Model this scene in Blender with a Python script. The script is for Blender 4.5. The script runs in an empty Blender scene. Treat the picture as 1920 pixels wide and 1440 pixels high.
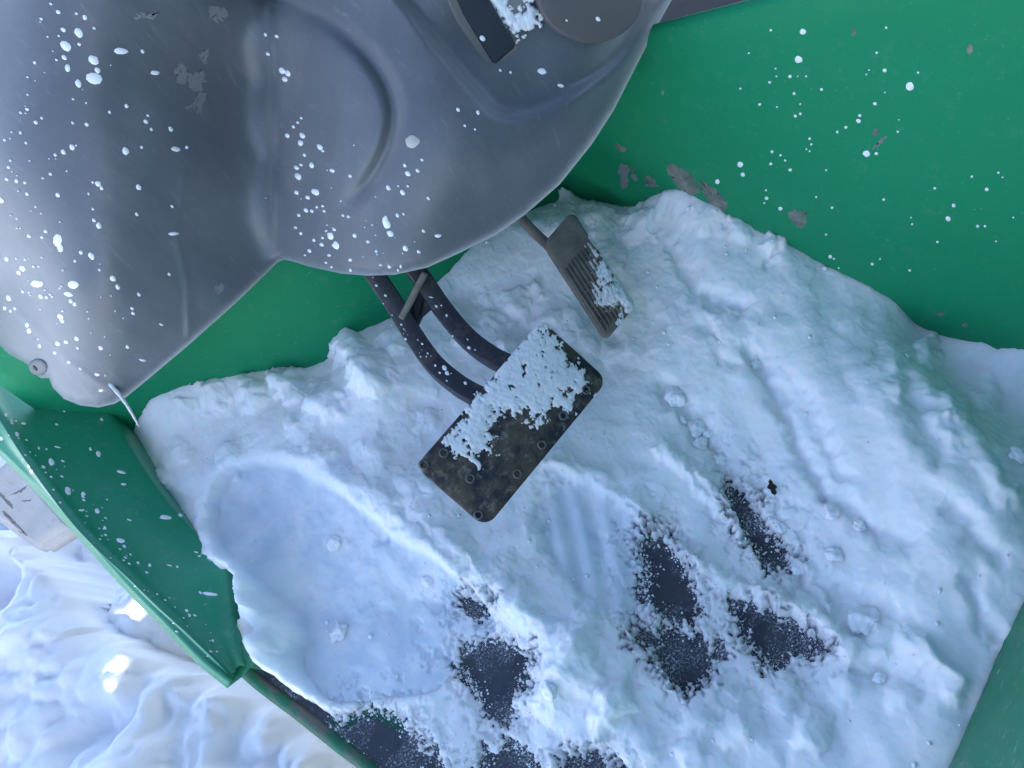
import bpy, bmesh, math, random
import numpy as np
from mathutils import Vector, Matrix
from mathutils.bvhtree import BVHTree
from mathutils.geometry import delaunay_2d_cdt

random.seed(7); rng = np.random.default_rng(7)
scn = bpy.context.scene
col = scn.collection

# ------------------------------------------------------------------ camera
FPX = 1442.0; CX, CY = 960.0, 720.0; H = 0.68       # photo 1920 x 1440; eye height above the floor pan
def _n(v): v = np.array(v, float); return v / np.linalg.norm(v)
DN = _n((400, 800, FPX))                              # world down seen in camera axes (x right, y down, z ahead)
FW = np.array((-2038, -1579, FPX), float); FW -= DN * (FW @ DN); FW = _n(FW)
UP = -DN; RT = np.cross(FW, UP)
cam_d = bpy.data.cameras.new('camera'); cam = bpy.data.objects.new('camera', cam_d); col.objects.link(cam)
cam_d.sensor_width = 36.0; cam_d.lens = 36.0 * FPX / 1920.0; cam_d.clip_start = 0.02; cam_d.clip_end = 2000
ax = lambda i: Vector((RT[i], FW[i], UP[i]))          # camera axis i in world axes
M = Matrix.Identity(4)
for r in range(3):
    M[r][0] = ax(0)[r]; M[r][1] = -ax(1)[r]; M[r][2] = -ax(2)[r]
M.translation = Vector((0, 0, H)); cam.matrix_world = M
scn.camera = cam

# ------------------------------------------------------------------ light
SUN = Vector((-0.10, -0.80, 0.56)).normalized()
w = bpy.data.worlds.new('World'); scn.world = w; w.use_nodes = True
wn = w.node_tree; bg = wn.nodes['Background']
sky = wn.nodes.new('ShaderNodeTexSky'); sky.sky_type = 'NISHITA'; sky.sun_disc = False
sky.sun_elevation = math.asin(SUN.z); sky.sun_rotation = math.atan2(SUN.x, SUN.y)
sky.air_density = 1.0; sky.dust_density = 0.7; sky.ozone_density = 1.6
wb_ = wn.nodes.new('ShaderNodeMix'); wb_.data_type = 'RGBA'; wb_.blend_type = 'MULTIPLY'; wb_.inputs[0].default_value = 1.0; wb_.inputs[7].default_value = (1.05, 0.98, 1.01, 1)
wn.links.new(sky.outputs[0], wb_.inputs[6]); wn.links.new(wb_.outputs[2], bg.inputs[0]); bg.inputs[1].default_value = 0.12
sd = bpy.data.lights.new('sun', 'SUN'); sd.energy = 2.6; sd.angle = math.radians(0.5); sd.color = (1, 0.965, 0.92)
so = bpy.data.objects.new('sun', sd); col.objects.link(so)
so.rotation_euler = SUN.to_track_quat('Z', 'Y').to_euler()
scn.view_settings.view_transform = 'Standard'; scn.view_settings.look = 'None'
scn.view_settings.exposure = 2.22; scn.view_settings.gamma = 1.0

# ------------------------------------------------------------------ helpers
def ray(px, py):
    """direction of a photo pixel in world axes, one unit deep; works on arrays"""
    a = (np.asarray(px, float) - CX) / FPX; b = (np.asarray(py, float) - CY) / FPX
    return np.stack([a * m[0] + b * m[1] + m[2] for m in (RT, FW, UP)], -1)
ORG = np.array([0, 0, H])
def at_z(px, py, z): d = ray(px, py); return ORG + d * ((z - H) / d[..., 2])[..., None]
def at_t(px, py, t): return ORG + ray(px, py) * np.asarray(t, float)[..., None]
def at_plane(px, py, n, c):
    d = ray(px, py); n = np.array(n, float); t = (c - ORG @ n) / (d @ n); return ORG + d * t
def to_px(P):
    v = np.asarray(P, float) - ORG
    c = v[..., 0:1] * RT + v[..., 1:2] * FW + v[..., 2:3] * UP
    return c[..., 0] / c[..., 2] * FPX + CX, c[..., 1] / c[..., 2] * FPX + CY
_perm = rng.permutation(4096)
_ga = rng.uniform(0, 2 * np.pi, 4096)
def perlin(x, y, seed=0):
    x = np.asarray(x, float) + 37.13 * seed + 500; y = np.asarray(y, float) + 17.71 * seed + 500
    xi = np.floor(x).astype(int); yi = np.floor(y).astype(int); fx = x - xi; fy = y - yi
    u = fx**3 * (fx * (fx * 6 - 15) + 10); v = fy**3 * (fy * (fy * 6 - 15) + 10)
    def g(ix, iy, dx, dy):
        a = _ga[_perm[(ix + _perm[iy & 4095]) & 4095]]; return np.cos(a) * dx + np.sin(a) * dy
    a = g(xi, yi, fx, fy); b = g(xi + 1, yi, fx - 1, fy); c = g(xi, yi + 1, fx, fy - 1); d = g(xi + 1, yi + 1, fx - 1, fy - 1)
    return 1.5 * ((a * (1 - u) + b * u) * (1 - v) + (c * (1 - u) + d * u) * v)
def fbm(x, y, s, oct=4, seed=0, gain=0.5):
    o = 0; a = 1.0
    for k in range(oct): o = o + a * perlin(np.asarray(x) / s, np.asarray(y) / s, seed + k); a *= gain; s *= 0.5
    return o
def worley(x, y, s, seed=0):
    x = np.asarray(x) / s + 300 + seed * 11.3; y = np.asarray(y) / s + 300 + seed * 5.7
    xi = np.floor(x).astype(int); yi = np.floor(y).astype(int); best = np.full(x.shape, 9.0)
    for i in (-1, 0, 1):
        for j in (-1, 0, 1):
            h = _perm[(xi + i + _perm[(yi + j) & 4095]) & 4095]
            px = xi + i + (h % 61) / 61.0; py = yi + j + (h % 53) / 53.0
            best = np.minimum(best, (px - x)**2 + (py - y)**2)
    return np.sqrt(best)
def rbf(cx, cy, cv, x, y, smooth=1e-4):
    """thin plate spline through scattered values"""
    cx, cy, cv = map(lambda q: np.asarray(q, float), (cx, cy, cv)); n = len(cx)
    k = lambda r2: 0.5 * r2 * np.log(r2 + 1e-12)
    A = np.zeros((n + 3, n + 3)); A[:n, :n] = k((cx[:, None] - cx)**2 + (cy[:, None] - cy)**2) + smooth * np.eye(n)
    P = np.stack([np.ones(n), cx, cy], 1); A[:n, n:] = P; A[n:, :n] = P.T
    s = np.linalg.solve(A, np.concatenate([cv, np.zeros(3)]))
    x = np.asarray(x, float); sh = x.shape; x = x.ravel(); y = np.asarray(y, float).ravel()
    o = s[n] + s[n + 1] * x + s[n + 2] * y
    for i in range(n): o = o + s[i] * k((x - cx[i])**2 + (y - cy[i])**2)
    return o.reshape(sh)
def seg_dist(x, y, pts, closed=False):
    pts = list(pts) + ([pts[0]] if closed else []); d = np.full(np.shape(x), 1e9)
    for (ax_, ay), (bx, by) in zip(pts[:-1], pts[1:]):
        vx, vy = bx - ax_, by - ay; t = np.clip(((x - ax_) * vx + (y - ay) * vy) / (vx * vx + vy * vy + 1e-9), 0, 1)
        d = np.minimum(d, np.hypot(x - ax_ - t * vx, y - ay - t * vy))
    return d
def poly_sdf(x, y, pts):
    ins = np.zeros(np.shape(x), bool); q = list(pts)
    for (ax_, ay), (bx, by) in zip(q, q[1:] + q[:1]):
        c = (ay > y) != (by > y); ins ^= c & (x < (bx - ax_) * (y - ay) / (by - ay + 1e-12) + ax_)
    d = seg_dist(x, y, q, True); return np.where(ins, -d, d)
def sstep(a, b, x): t = np.clip((x - a) / (b - a), 0, 1); return t * t * (3 - 2 * t)

def smooth_poly(pts, n=6, closed=False):
    """Catmull-Rom through points of any dimension"""
    p = [np.array(q, float) for q in pts]; o = []
    m = len(p); rngs = range(m if closed else m - 1)
    for i in rngs:
        a, b, c, d = (p[(i - 1) % m] if closed or i > 0 else p[0], p[i], p[(i + 1) % m], p[(i + 2) % m] if closed or i + 2 < m else p[-1])
        for k in range(n):
            t = k / n; o.append(0.5 * (2 * b + (c - a) * t + (2 * a - 5 * b + 4 * c - d) * t * t + (3 * b - a - 3 * c + d) * t**3))
    if not closed: o.append(p[-1])
    return np.array(o)

def link(name, me, mat, parent=None, smooth=True, **props):
    o = bpy.data.objects.new(name, me); col.objects.link(o)
    if mat is not None and not me.materials: me.materials.append(mat)
    if smooth: me.polygons.foreach_set('use_smooth', [True] * len(me.polygons))
    if parent is not None: o.parent = parent
    for k, v in props.items(): o[k] = v
    return o
def mesh_from(name, V, F):
    me = bpy.data.meshes.new(name); me.from_pydata([tuple(map(float, v)) for v in V], [], [tuple(map(int, f)) for f in F]); me.update(); return me
def grid_mesh(name, P, keep=None, attr=None):
    """P: (ny, nx, 3) array -> quad mesh, optionally only quads where keep"""
    ny, nx, _ = P.shape
    i = np.arange(ny * nx).reshape(ny, nx)
    Q = np.stack([i[:-1, :-1], i[:-1, 1:], i[1:, 1:], i[1:, :-1]], -1)
    Q = Q.reshape(-1, 4) if keep is None else Q[keep]
    used = np.unique(Q); remap = np.full(ny * nx, -1); remap[used] = np.arange(len(used)); Q = remap[Q]
    V = P.reshape(-1, 3)[used]
    me = bpy.data.meshes.new(name); me.vertices.add(len(V)); me.vertices.foreach_set('co', V.astype(np.float32).ravel())
    me.loops.add(Q.size); me.loops.foreach_set('vertex_index', Q.astype(np.int32).ravel())
    me.polygons.add(len(Q)); me.polygons.foreach_set('loop_start', np.arange(0, Q.size, 4, dtype=np.int32))
    me.update(calc_edges=True)
    if attr is not None:
        at = me.attributes.new('packed', 'FLOAT', 'POINT'); at.data.foreach_set('value', attr.ravel()[used].astype(np.float32))
    return me
def loft(name, rows, mat, parent, thick=0.0, **props):
    """rows: equal-length point lists; thickness by solidify applied in mesh data"""
    P = np.array(rows); me = grid_mesh(name, P)
    if thick:
        bm = bmesh.new(); bm.from_mesh(me); bmesh.ops.solidify(bm, geom=bm.faces[:], thickness=thick); bm.to_mesh(me); bm.free()
    return link(name, me, mat, parent, **props)
def box(name, lo, hi, mat, parent, bev=0.006, shape=None, **props):
    bm = bmesh.new(); bmesh.ops.create_cube(bm, size=1.0); lo, hi = Vector(lo), Vector(hi)
    for v in bm.verts: v.co = Vector([(lo[k] + hi[k]) / 2 + v.co[k] * (hi[k] - lo[k]) for k in range(3)])
    if bev: bmesh.ops.bevel(bm, geom=bm.edges[:], offset=bev, segments=3, affect='EDGES', profile=0.6)
    if shape: shape(bm)
    me = bpy.data.meshes.new(name); bm.to_mesh(me); bm.free()
    return link(name, me, mat, parent, smooth=False, **props)
def sweep(name, path, prof, mat, parent, upv=(0, 0, 1), scale=None, **props):
    """sweep a closed 2D profile along a 3D path"""
    path = np.array(path); rows = []
    for i, p in enumerate(path):
        t = path[min(i + 1, len(path) - 1)] - path[max(i - 1, 0)]; t /= np.linalg.norm(t)
        s = np.cross(t, upv); s /= np.linalg.norm(s); u = np.cross(s, t); k = 1 if scale is None else scale[i]
        rows.append([p + (s * a + u * b) * k for a, b in prof])
    n = len(prof); V = [v for r in rows for v in r]; F = []
    for i in range(len(rows) - 1):
        for j in range(n): F.append((i * n + j, i * n + (j + 1) % n, (i + 1) * n + (j + 1) % n, (i + 1) * n + j))
    F.append(tuple(range(n))[::-1]); F.append(tuple((len(rows) - 1) * n + j for j in range(n)))
    me = mesh_from(name, V, F); bm = bmesh.new(); bm.from_mesh(me); bmesh.ops.recalc_face_normals(bm, faces=bm.faces[:]); bm.to_mesh(me); bm.free()
    return link(name, me, mat, parent, **props)
def round_rect(wd, ht, r, n=4):
    o = []
    for cx, cy, a0 in ((wd / 2 - r, ht / 2 - r, 0), (-wd / 2 + r, ht / 2 - r, 90), (-wd / 2 + r, -ht / 2 + r, 180), (wd / 2 - r, -ht / 2 + r, 270)):
        for k in range(n + 1):
            a = math.radians(a0 + 90 * k / n); o.append((cx + r * math.cos(a), cy + r * math.sin(a)))
    return o
def bvh_of(*objs):
    V = []; F = []
    for o in objs:
        b = len(V); mw = o.matrix_world if o.parent is None else o.matrix_local
        V += [mw @ v.co for v in o.data.vertices]; F += [tuple(b + i for i in p.vertices) for p in o.data.polygons]
    return BVHTree.FromPolygons(V, F)
def hit(bvh, px, py):
    d = Vector(ray(px, py)); h = bvh.ray_cast(Vector(ORG), d.normalized())
    if h[0] is None: return None, None
    n = h[1]
    if n.dot(d) > 0: n = -n
    return h[0], n
def blobs(name, bvh, specks, mat, parent, lift=0.0003, dome=0.0006, seg=9, maxd=None, wob=0.12, **props):
    """droplets / marks that hug the surface: specks of (px, py, rx, ry, angle) placed where that ray meets the thing"""
    V = []; F = []
    for (x, y, rx, ry, an) in specks:
        c, n = hit(bvh, x, y)
        if c is None: continue
        ring = []; ok = True; ca, sa = math.cos(an), math.sin(an)
        for k in range(seg):
            a = 2 * math.pi * k / seg; q = 1 + random.uniform(-wob, wob)
            ex, ey = rx * q * math.cos(a), ry * q * math.sin(a)
            p, m = hit(bvh, x + ex * ca - ey * sa, y + ex * sa + ey * ca)
            if p is None or (p - c).length > 0.02 + 0.002 * max(rx, ry): ok = False; break
            ring.append(p + m * lift * 0.3)
        if not ok: continue
        b = len(V); V.append(c + n * (lift + dome)); mids = [c.lerp(r, 0.72) + n * (lift + dome * 0.75) for r in ring]
        V += mids + ring
        for k in range(seg):
            k2 = (k + 1) % seg
            F.append((b, b + 1 + k, b + 1 + k2)); F.append((b + 1 + k, b + 1 + seg + k, b + 1 + seg + k2, b + 1 + k2))
    if not V: return None
    return link(name, mesh_from(name, V, F), mat, parent, **props)
def patch(name, bvh, pts, mat, parent, lift=0.00025, wob=3.0, **props):
    """thin irregular flake on a surface, outline in photo pixels"""
    P = smooth_poly(pts, 14, True); c0 = P.mean(0); V = []
    for q in P:
        q = q + np.array([float(fbm(q[0], q[1], 9.0, 3, 301, 0.7)), float(fbm(q[0], q[1], 9.0, 3, 311, 0.7))]) * wob * 2.2; p, n = hit(bvh, *q)
        if p is None: return None
        V.append(p + n * lift)
    p, n = hit(bvh, *c0); V.append(p + n * lift); m = len(P)
    return link(name, mesh_from(name, V, [(i, (i + 1) % m, m) for i in range(m)]), mat, parent, **props)

# ------------------------------------------------------------------ materials
def mat(name, base, rough=0.5, spec=0.5, **kw):
    m = bpy.data.materials.new(name); m.use_nodes = True; b = m.node_tree.nodes['Principled BSDF']
    b.inputs['Base Color'].default_value = (*base, 1); b.inputs['Roughness'].default_value = rough
    b.inputs['Specular IOR Level'].default_value = spec
    for k, v in kw.items(): b.inputs[k.replace('_', ' ')].default_value = v
    return m
class NT:
    def __init__(s, m): s.m = m; s.t = m.node_tree; s.b = s.t.nodes['Principled BSDF']; s.tc = s.n('ShaderNodeTexCoord')
    def n(s, t, **kw):
        x = s.t.nodes.new(t)
        for k, v in kw.items(): setattr(x, k, v)
        return x
    def l(s, a, b): s.t.links.new(a, b)
    def noise(s, scale, detail=4, rough=0.55, stretch=None, rot=None):
        q = s.n('ShaderNodeTexNoise'); q.inputs['Scale'].default_value = scale; q.inputs['Detail'].default_value = detail; q.inputs['Roughness'].default_value = rough
        if stretch or rot:
            mp = s.n('ShaderNodeMapping'); s.l(s.tc.outputs['Object'], mp.inputs[0])
            if stretch: mp.inputs['Scale'].default_value = stretch
            if rot: mp.inputs['Rotation'].default_value = rot
            s.l(mp.outputs[0], q.inputs[0])
        else: s.l(s.tc.outputs['Object'], q.inputs[0])
        return q.outputs[0]
    def ramp(s, f, stops):
        r = s.n('ShaderNodeValToRGB'); e = r.color_ramp.elements
        while len(e) < len(stops): e.new(0.5)
        for k, (p, c) in enumerate(stops): e[k].position = p; e[k].color = (*c, 1) if not isinstance(c, (int, float)) else (c, c, c, 1)
        s.l(f, r.inputs[0]); return r.outputs[0]
    def mix(s, f, a, b):
        x = s.n('ShaderNodeMix'); x.data_type = 'RGBA'
        for sock, v in ((x.inputs[0], f), (x.inputs[6], a), (x.inputs[7], b)):
            if hasattr(v, 'links'): s.l(v, sock)
            else: sock.default_value = v if isinstance(v, (int, float)) else (*v, 1)
        return x.outputs[2]
    def bump(s, f, dist, strength=1.0):
        x = s.n('ShaderNodeBump'); x.inputs['Distance'].default_value = dist; x.inputs['Strength'].default_value = strength
        s.l(f, x.inputs['Height']); s.l(x.outputs[0], s.b.inputs['Normal'])

def m_snow(name, tint=(0.93, 0.925, 0.945), sss=1.0, scale=0.012, bumpd=0.0004):
    m = mat(name, tint, 0.75, 0.25); t = NT(m)
    t.b.inputs['Subsurface Weight'].default_value = sss
    t.b.inputs['Subsurface Radius'].default_value = (0.6, 0.85, 1.0); t.b.inputs['Subsurface Scale'].default_value = scale
    t.l(t.mix(t.ramp(t.noise(26, 5), [(0.35, 0.0), (0.7, 1.0)]), tint, tuple(c * k for c, k in zip(tint, (0.94, 0.95, 0.97)))), t.b.inputs['Base Color'])
    at = t.n('ShaderNodeAttribute', attribute_name='packed'); c0 = t.b.inputs['Base Color'].links[0].from_socket      # trodden, icy snow is greyer
    t.l(t.mix(at.outputs['Fac'], c0, tuple(c * k for c, k in zip(tint, (0.70, 0.78, 0.86)))), t.b.inputs['Base Color'])
    t.bump(t.noise(700, 4, 0.7), bumpd, 0.6); return m
SNOW = m_snow('snow'); SNOW_OUT = m_snow('snow_outside', (0.90, 0.91, 0.93), 0.0, 0.004, 0.0015)
SLUSH = m_snow('slush', (0.80, 0.81, 0.83), 0.8, 0.004, 0.0002)
CLOD = m_snow('snow_clod', (0.93, 0.93, 0.945), 0.0, 0.002, 0.0004)
CRUMB = mat('snow_grain', (0.86, 0.89, 0.92), 0.8, 0.2)
ICE = mat('ice', (0.5, 0.56, 0.6), 0.3, 0.5, Subsurface_Weight=0.5, Subsurface_Scale=0.004)

def m_green(name, base, wear=0.5, rough=0.42):
    m = mat(name, base, rough, 0.5 if rough < 0.5 else 0.28); t = NT(m)
    c = t.mix(t.ramp(t.noise(9, 6, 0.6), [(0.3, 0.0), (0.75, 1.0)]), base, tuple(k * 0.9 + 0.004 for k in base))
    dusty = t.ramp(t.noise(60, 8, 0.7), [(0.55, 0.0), (0.85, 0.22 * wear)])
    c = t.mix(dusty, c, (0.32, 0.36, 0.33))
    scr = t.ramp(t.noise(40, 3, 0.6, (1.0, 9.0, 9.0), (0.3, 0.5, 0.4)), [(0.66, 0.0), (0.74, 0.35 * wear)])
    c = t.mix(scr, c, (0.38, 0.42, 0.38)); t.l(c, t.b.inputs['Base Color'])
    t.l(t.ramp(t.noise(30, 5), [(0.3, rough - 0.08), (0.8, rough + 0.15)]), t.b.inputs['Roughness'])
    t.bump(t.noise(140, 3), 0.0002, 0.35); return m
GREEN = m_green('green_paint', (0.0010, 0.235, 0.098), 0.7, 0.6); GREEN_WORN = m_green('green_paint_worn', (0.03, 0.215, 0.115), 3.4, 0.55)
GREEN_SILL = m_green('green_paint_sill', (0.018, 0.27, 0.14), 1.4, 0.40)
GREEN_SILL.node_tree.nodes['Principled BSDF'].inputs['Coat Weight'].default_value = 0.3; GREEN_SILL.node_tree.nodes['Principled BSDF'].inputs['Coat Roughness'].default_value = 0.22

GREEN_FLOOR = m_green('green_floor', (0.012, 0.085, 0.055), 1.0, 0.6)
EDGE = mat('worn_edge', (0.1, 0.14, 0.1), 0.65, 0.3); t = NT(EDGE)
t.l(t.mix(t.ramp(t.noise(60, 7, 0.7, (1, 0.4, 1)), [(0.42, 0.0), (0.56, 1.0)]), (0.02, 0.17, 0.09), (0.17, 0.155, 0.13)), t.b.inputs['Base Color']); t.bump(t.noise(200, 5), 0.0008, 0.6)
PLASTIC = mat('grey_plastic', (0.075, 0.08, 0.09), 0.4, 0.5, Sheen_Weight=0.75, Sheen_Roughness=0.45); t = NT(PLASTIC)
c = t.mix(t.ramp(t.noise(5, 4, 0.6), [(0.3, 0.0), (0.75, 1.0)]), (0.078, 0.092, 0.11), (0.112, 0.124, 0.14))
c = t.mix(t.ramp(t.noise(15, 8, 0.7, (1, 1, 0.4), (0.4, 0.2, 0.5)), [(0.48, 0.0), (0.8, 0.24)]), c, (0.34, 0.335, 0.33))
c = t.mix(t.ramp(t.noise(38, 6, 0.75, (5, 1.0, 0.8), (0.5, 0.3, 0.35)), [(0.58, 0.0), (0.78, 0.30)]), c, (0.42, 0.41, 0.40))
c = t.mix(t.ramp(t.noise(52, 3, 0.6, (11, 1.2, 1.2), (0.2, 0.9, 0.7)), [(0.68, 0.0), (0.74, 0.14)]), c, (0.42, 0.41, 0.40))
t.l(c, t.b.inputs['Base Color']); t.l(t.ramp(t.noise(20, 6), [(0.3, 0.36), (0.75, 0.5)]), t.b.inputs['Roughness']); t.bump(t.noise(900, 2), 0.0001, 0.3)
BLACK = mat('black_plastic', (0.022, 0.024, 0.03), 0.7, 0.2); t = NT(BLACK)
t.l(t.mix(t.ramp(t.noise(30, 6), [(0.4, 0.0), (0.8, 0.5)]), (0.012, 0.013, 0.017), (0.03, 0.03, 0.034)), t.b.inputs['Base Color'])
MATF = mat('rubber_floor', (0.03, 0.032, 0.038), 0.5); t = NT(MATF)
t.l(t.mix(t.ramp(t.noise(45, 7, 0.7), [(0.45, 0.0), (0.75, 0.6)]), (0.028, 0.033, 0.048), (0.075, 0.075, 0.08)), t.b.inputs['Base Color']); fr0 = t.n('ShaderNodeMath', operation='MULTIPLY'); t.l(t.ramp(t.noise(520, 5, 0.75), [(0.50, 0.0), (0.60, 1.0)]), fr0.inputs[0]); t.l(t.ramp(t.noise(24, 4, 0.6), [(0.44, 0.0), (0.64, 1.0)]), fr0.inputs[1])
lk_ = t.b.inputs['Base Color'].links[0].from_socket; t.l(t.mix(fr0.outputs[0], lk_, (0.62, 0.64, 0.68)), t.b.inputs['Base Color'])
t.bump(t.noise(300, 4), 0.0006, 0.6)
ARM = mat('black_steel', (0.02, 0.022, 0.03), 0.45); t = NT(ARM)
c = t.mix(t.ramp(t.noise(70, 7, 0.7), [(0.52, 0.0), (0.66, 0.8)]), (0.02, 0.022, 0.032), (0.085, 0.06, 0.05))
t.l(c, t.b.inputs['Base Color']); t.bump(t.noise(220, 4), 0.0004, 0.6)
RUST = mat('rusty_pad', (0.1, 0.08, 0.06), 0.8, 0.3); t = NT(RUST)
c = t.mix(t.ramp(t.noise(55, 6, 0.65), [(0.42, 0.0), (0.55, 1.0)]), (0.022, 0.027, 0.038), (0.082, 0.068, 0.054))
c = t.mix(t.ramp(t.noise(110, 7, 0.7), [(0.55, 0.0), (0.68, 0.75)]), c, (0.22, 0.205, 0.185))
t.l(c, t.b.inputs['Base Color']); t.bump(t.noise(180, 7, 0.7), 0.0009, 0.7)
MUD = mat('muddy_metal', (0.15, 0.13, 0.11), 0.85, 0.2); t = NT(MUD)
c = t.mix(t.ramp(t.noise(45, 7, 0.7), [(0.35, 0.0), (0.65, 1.0)]), (0.13, 0.12, 0.108), (0.23, 0.21, 0.18))
c = t.mix(t.ramp(t.noise(160, 6, 0.7), [(0.62, 0.0), (0.74, 0.5)]), c, (0.2, 0.19, 0.18))
t.l(c, t.b.inputs['Base Color']); t.bump(t.noise(260, 6, 0.7), 0.001, 0.7)
PAINT = mat('white_paint', (0.82, 0.84, 0.86), 0.5); BEIGE = mat('beige_drop', (0.45, 0.45, 0.41), 0.6)
PRIMER = mat('bare_primer', (0.2, 0.19, 0.175), 0.75, 0.3); t = NT(PRIMER)
t.l(t.mix(t.ramp(t.noise(90, 6), [(0.4, 0.0), (0.7, 1.0)]), (0.10, 0.15, 0.12), (0.26, 0.25, 0.225)), t.b.inputs['Base Color'])
SCUFF = mat('scuff', (0.21, 0.215, 0.22), 0.75, 0.3)
CONC = mat('pale_block', (0.4, 0.36, 0.32), 0.85, 0.2); t = NT(CONC)
c = t.mix(t.ramp(t.noise(14, 7, 0.65), [(0.35, 0.0), (0.7, 1.0)]), (0.5, 0.46, 0.42), (0.68, 0.63, 0.58))
t.l(t.mix(t.ramp(t.noise(60, 7, 0.7), [(0.62, 0.0), (0.75, 0.5)]), c, (0.25, 0.22, 0.2)), t.b.inputs['Base Color']); t.bump(t.noise(120, 6), 0.002, 0.6)
LEAF = mat('dry_leaf', (0.05, 0.028, 0.022), 0.8)
STEEL = mat('dull_screw', (0.15, 0.16, 0.165), 0.55, 0.4)

# ------------------------------------------------------------------ outside ground
GZ = -0.34
def axis(lo, hi, step, far):
    a = list(np.arange(lo, hi + step / 2, step)); s = step; x = hi
    up = []
    while x < far: s *= 1.16; x += s; up.append(x)
    s = step; x = lo; dn = []
    while x > -far: s *= 1.16; x -= s; dn.append(x)
    return np.array(dn[::-1] + a + up)
gx, gy = np.meshgrid(axis(-1.35, -0.10, 0.004, 400), axis(-0.15, 1.15, 0.004, 400))
gc = [(60,1063,-.19),(130,1130,-.195),(200,1188,-.20),(260,1222,-.20),(330,1258,-.21),(430,1300,-.21),(520,1345,-.215),(600,1400,-.22),(0,1020,-.19),(-80,980,-.19),
      (0,1130,-.17),(60,1200,-.16),(0,1250,-.17),(130,1300,-.185),(250,1330,-.19),(100,1420,-.17),(250,1430,-.175),(400,1400,-.19),(330,1340,-.205),(520,1430,-.20),(0,1440,-.17),(-150,1200,-.17),(-150,1440,-.16),
      (180,1350,-.2),(300,1440,-.19),(440,1350,-.2)]
gp = [tuple(at_z(x, y, z)) for x, y, z in gc]
hol = [(-.30,.62),(-.26,.50),(-.24,.40),(-.22,.30),(-.2,.2),(-.36,.72),(-.18,.62),(-.1,.5),(-.1,.3),(-.3,.85),(-.1,.8),(-.5,.9)]
gp += [(x, y, -.42) for x, y in hol] + [(-.9, 1.1, -.28), (-1.3, .9, -.22), (-1.3, .2, -.2), (-.9, .1, -.2), (-.5, 0, -.22), (-.3, -.1, -.26), (-1.3, -.1, -.22), (-.6, 1.1, -.34), (-.1, 1.1, -.4), (-.1, -.1, -.36)]
A = np.array(gp); cxg = np.clip(gx, -1.35, -0.1); cyg = np.clip(gy, -.15, 1.15)
gz = rbf(A[:, 0], A[:, 1], A[:, 2], cxg, cyg, 2e-4)
gpx, gpy = to_px(np.stack([cxg, cyg, np.full_like(cxg, -0.2)], -1))
gpx = gpx + 16 * fbm(gx, gy, 0.06, 3, 17); gpy = gpy + 16 * fbm(gx, gy, 0.06, 3, 19)
cr = poly_sdf(gpx, gpy, [(-900,820),(-80,985),(0,1022),(60,1063),(130,1130),(200,1188),(260,1222),(330,1258),(430,1300),(520,1345),(600,1400),(800,1540),(1400,1540),(1400,-2000),(-900,-2000)])
gz = gz - 0.13 * sstep(6, -46, cr)
out = np.hypot(gx - cxg, gy - cyg); fade = np.exp(-out / 0.5)
gz = gz * fade + GZ * (1 - fade) + 0.05 * (1 - fade) * fbm(gx, gy, 1.6, 3, 3)
loc = np.exp(-out / 2.0)
wgx = gx + 0.010 * perlin(gx * 9, gy * 9, 4); wgy = gy + 0.010 * perlin(gx * 9, gy * 9, 9)
gz += loc * (0.012 * fbm(gx, gy, 0.14, 3, 11) + 0.055 * (np.abs(perlin(wgx / 0.12, wgy / 0.12, 13)) - 0.25) + 0.024 * (np.abs(perlin(wgx / 0.05, wgy / 0.05, 15)) - 0.25) + 0.018 * (0.5 - worley(wgx, wgy, 0.10, 2)) + 0.007 * (0.5 - worley(wgx, wgy, 0.05, 5)) * sstep(-0.3, 0.3, fbm(gx, gy, 0.15, 2, 25)) + 0.006 * fbm(gx, gy, 0.035, 4, 21, 0.55) + 0.005 * (0.5 - worley(wgx, wgy, 0.018, 7)) * sstep(0.0, 0.5, fbm(gx, gy, 0.09, 2, 27)))
GP = at_z(250, 1132, -0.235); hitb = np.exp(-((gx - GP[0] - 0.125 * (gy - GP[1])) / 0.06)**4); lim_ = GP[2] + np.maximum(GP[1] - gy, 0) * 0.7 + 0.0; gz = np.where((gy < GP[1]) & (gy > GP[1] - 0.16), gz * (1 - hitb) + np.minimum(gz, lim_) * hitb, gz); gz = np.maximum(gz, -0.232 - 9.0 * ((gx - GP[0])**2 + (gy - GP[1])**2) + 0.008 * fbm(gx, gy, 0.03, 3, 29))  # trough and lump shaped so the sun beam lands here
go = link('snow_ground', grid_mesh('snow_ground', np.stack([gx, gy, gz], -1)), SNOW_OUT, kind='structure',
          label='trodden snow on the ground outside the green sill', category='snow')

# ------------------------------------------------------------------ the vehicle
V0 = bpy.data.objects.new('utility_vehicle', None); col.objects.link(V0)
V0['label'] = 'green utility vehicle footwell with grey dash cowl, pedals and snow on its floor'; V0['category'] = 'vehicle'
# floor pan
# toe board: leans forward
TLEAN = 0.30
def toe_y(x): return 0.505 + 0.66 * 0.035 * np.log1p(np.exp((0.085 - x) / 0.035))      # its left half runs further forward
xs = np.linspace(-0.20, 0.43, 40)
prof = [(-0.03, 0.001), (-0.014, 0.003), (-0.003, 0.010), (0.004, 0.02)] + [(TLEAN * z, z) for z in (0.05, 0.10, 0.15, 0.2, 0.24)]
toe = loft('toe_board', [[(x, toe_y(x) + y, z) for x in xs] for y, z in prof], GREEN, V0, 0.003)
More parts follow.
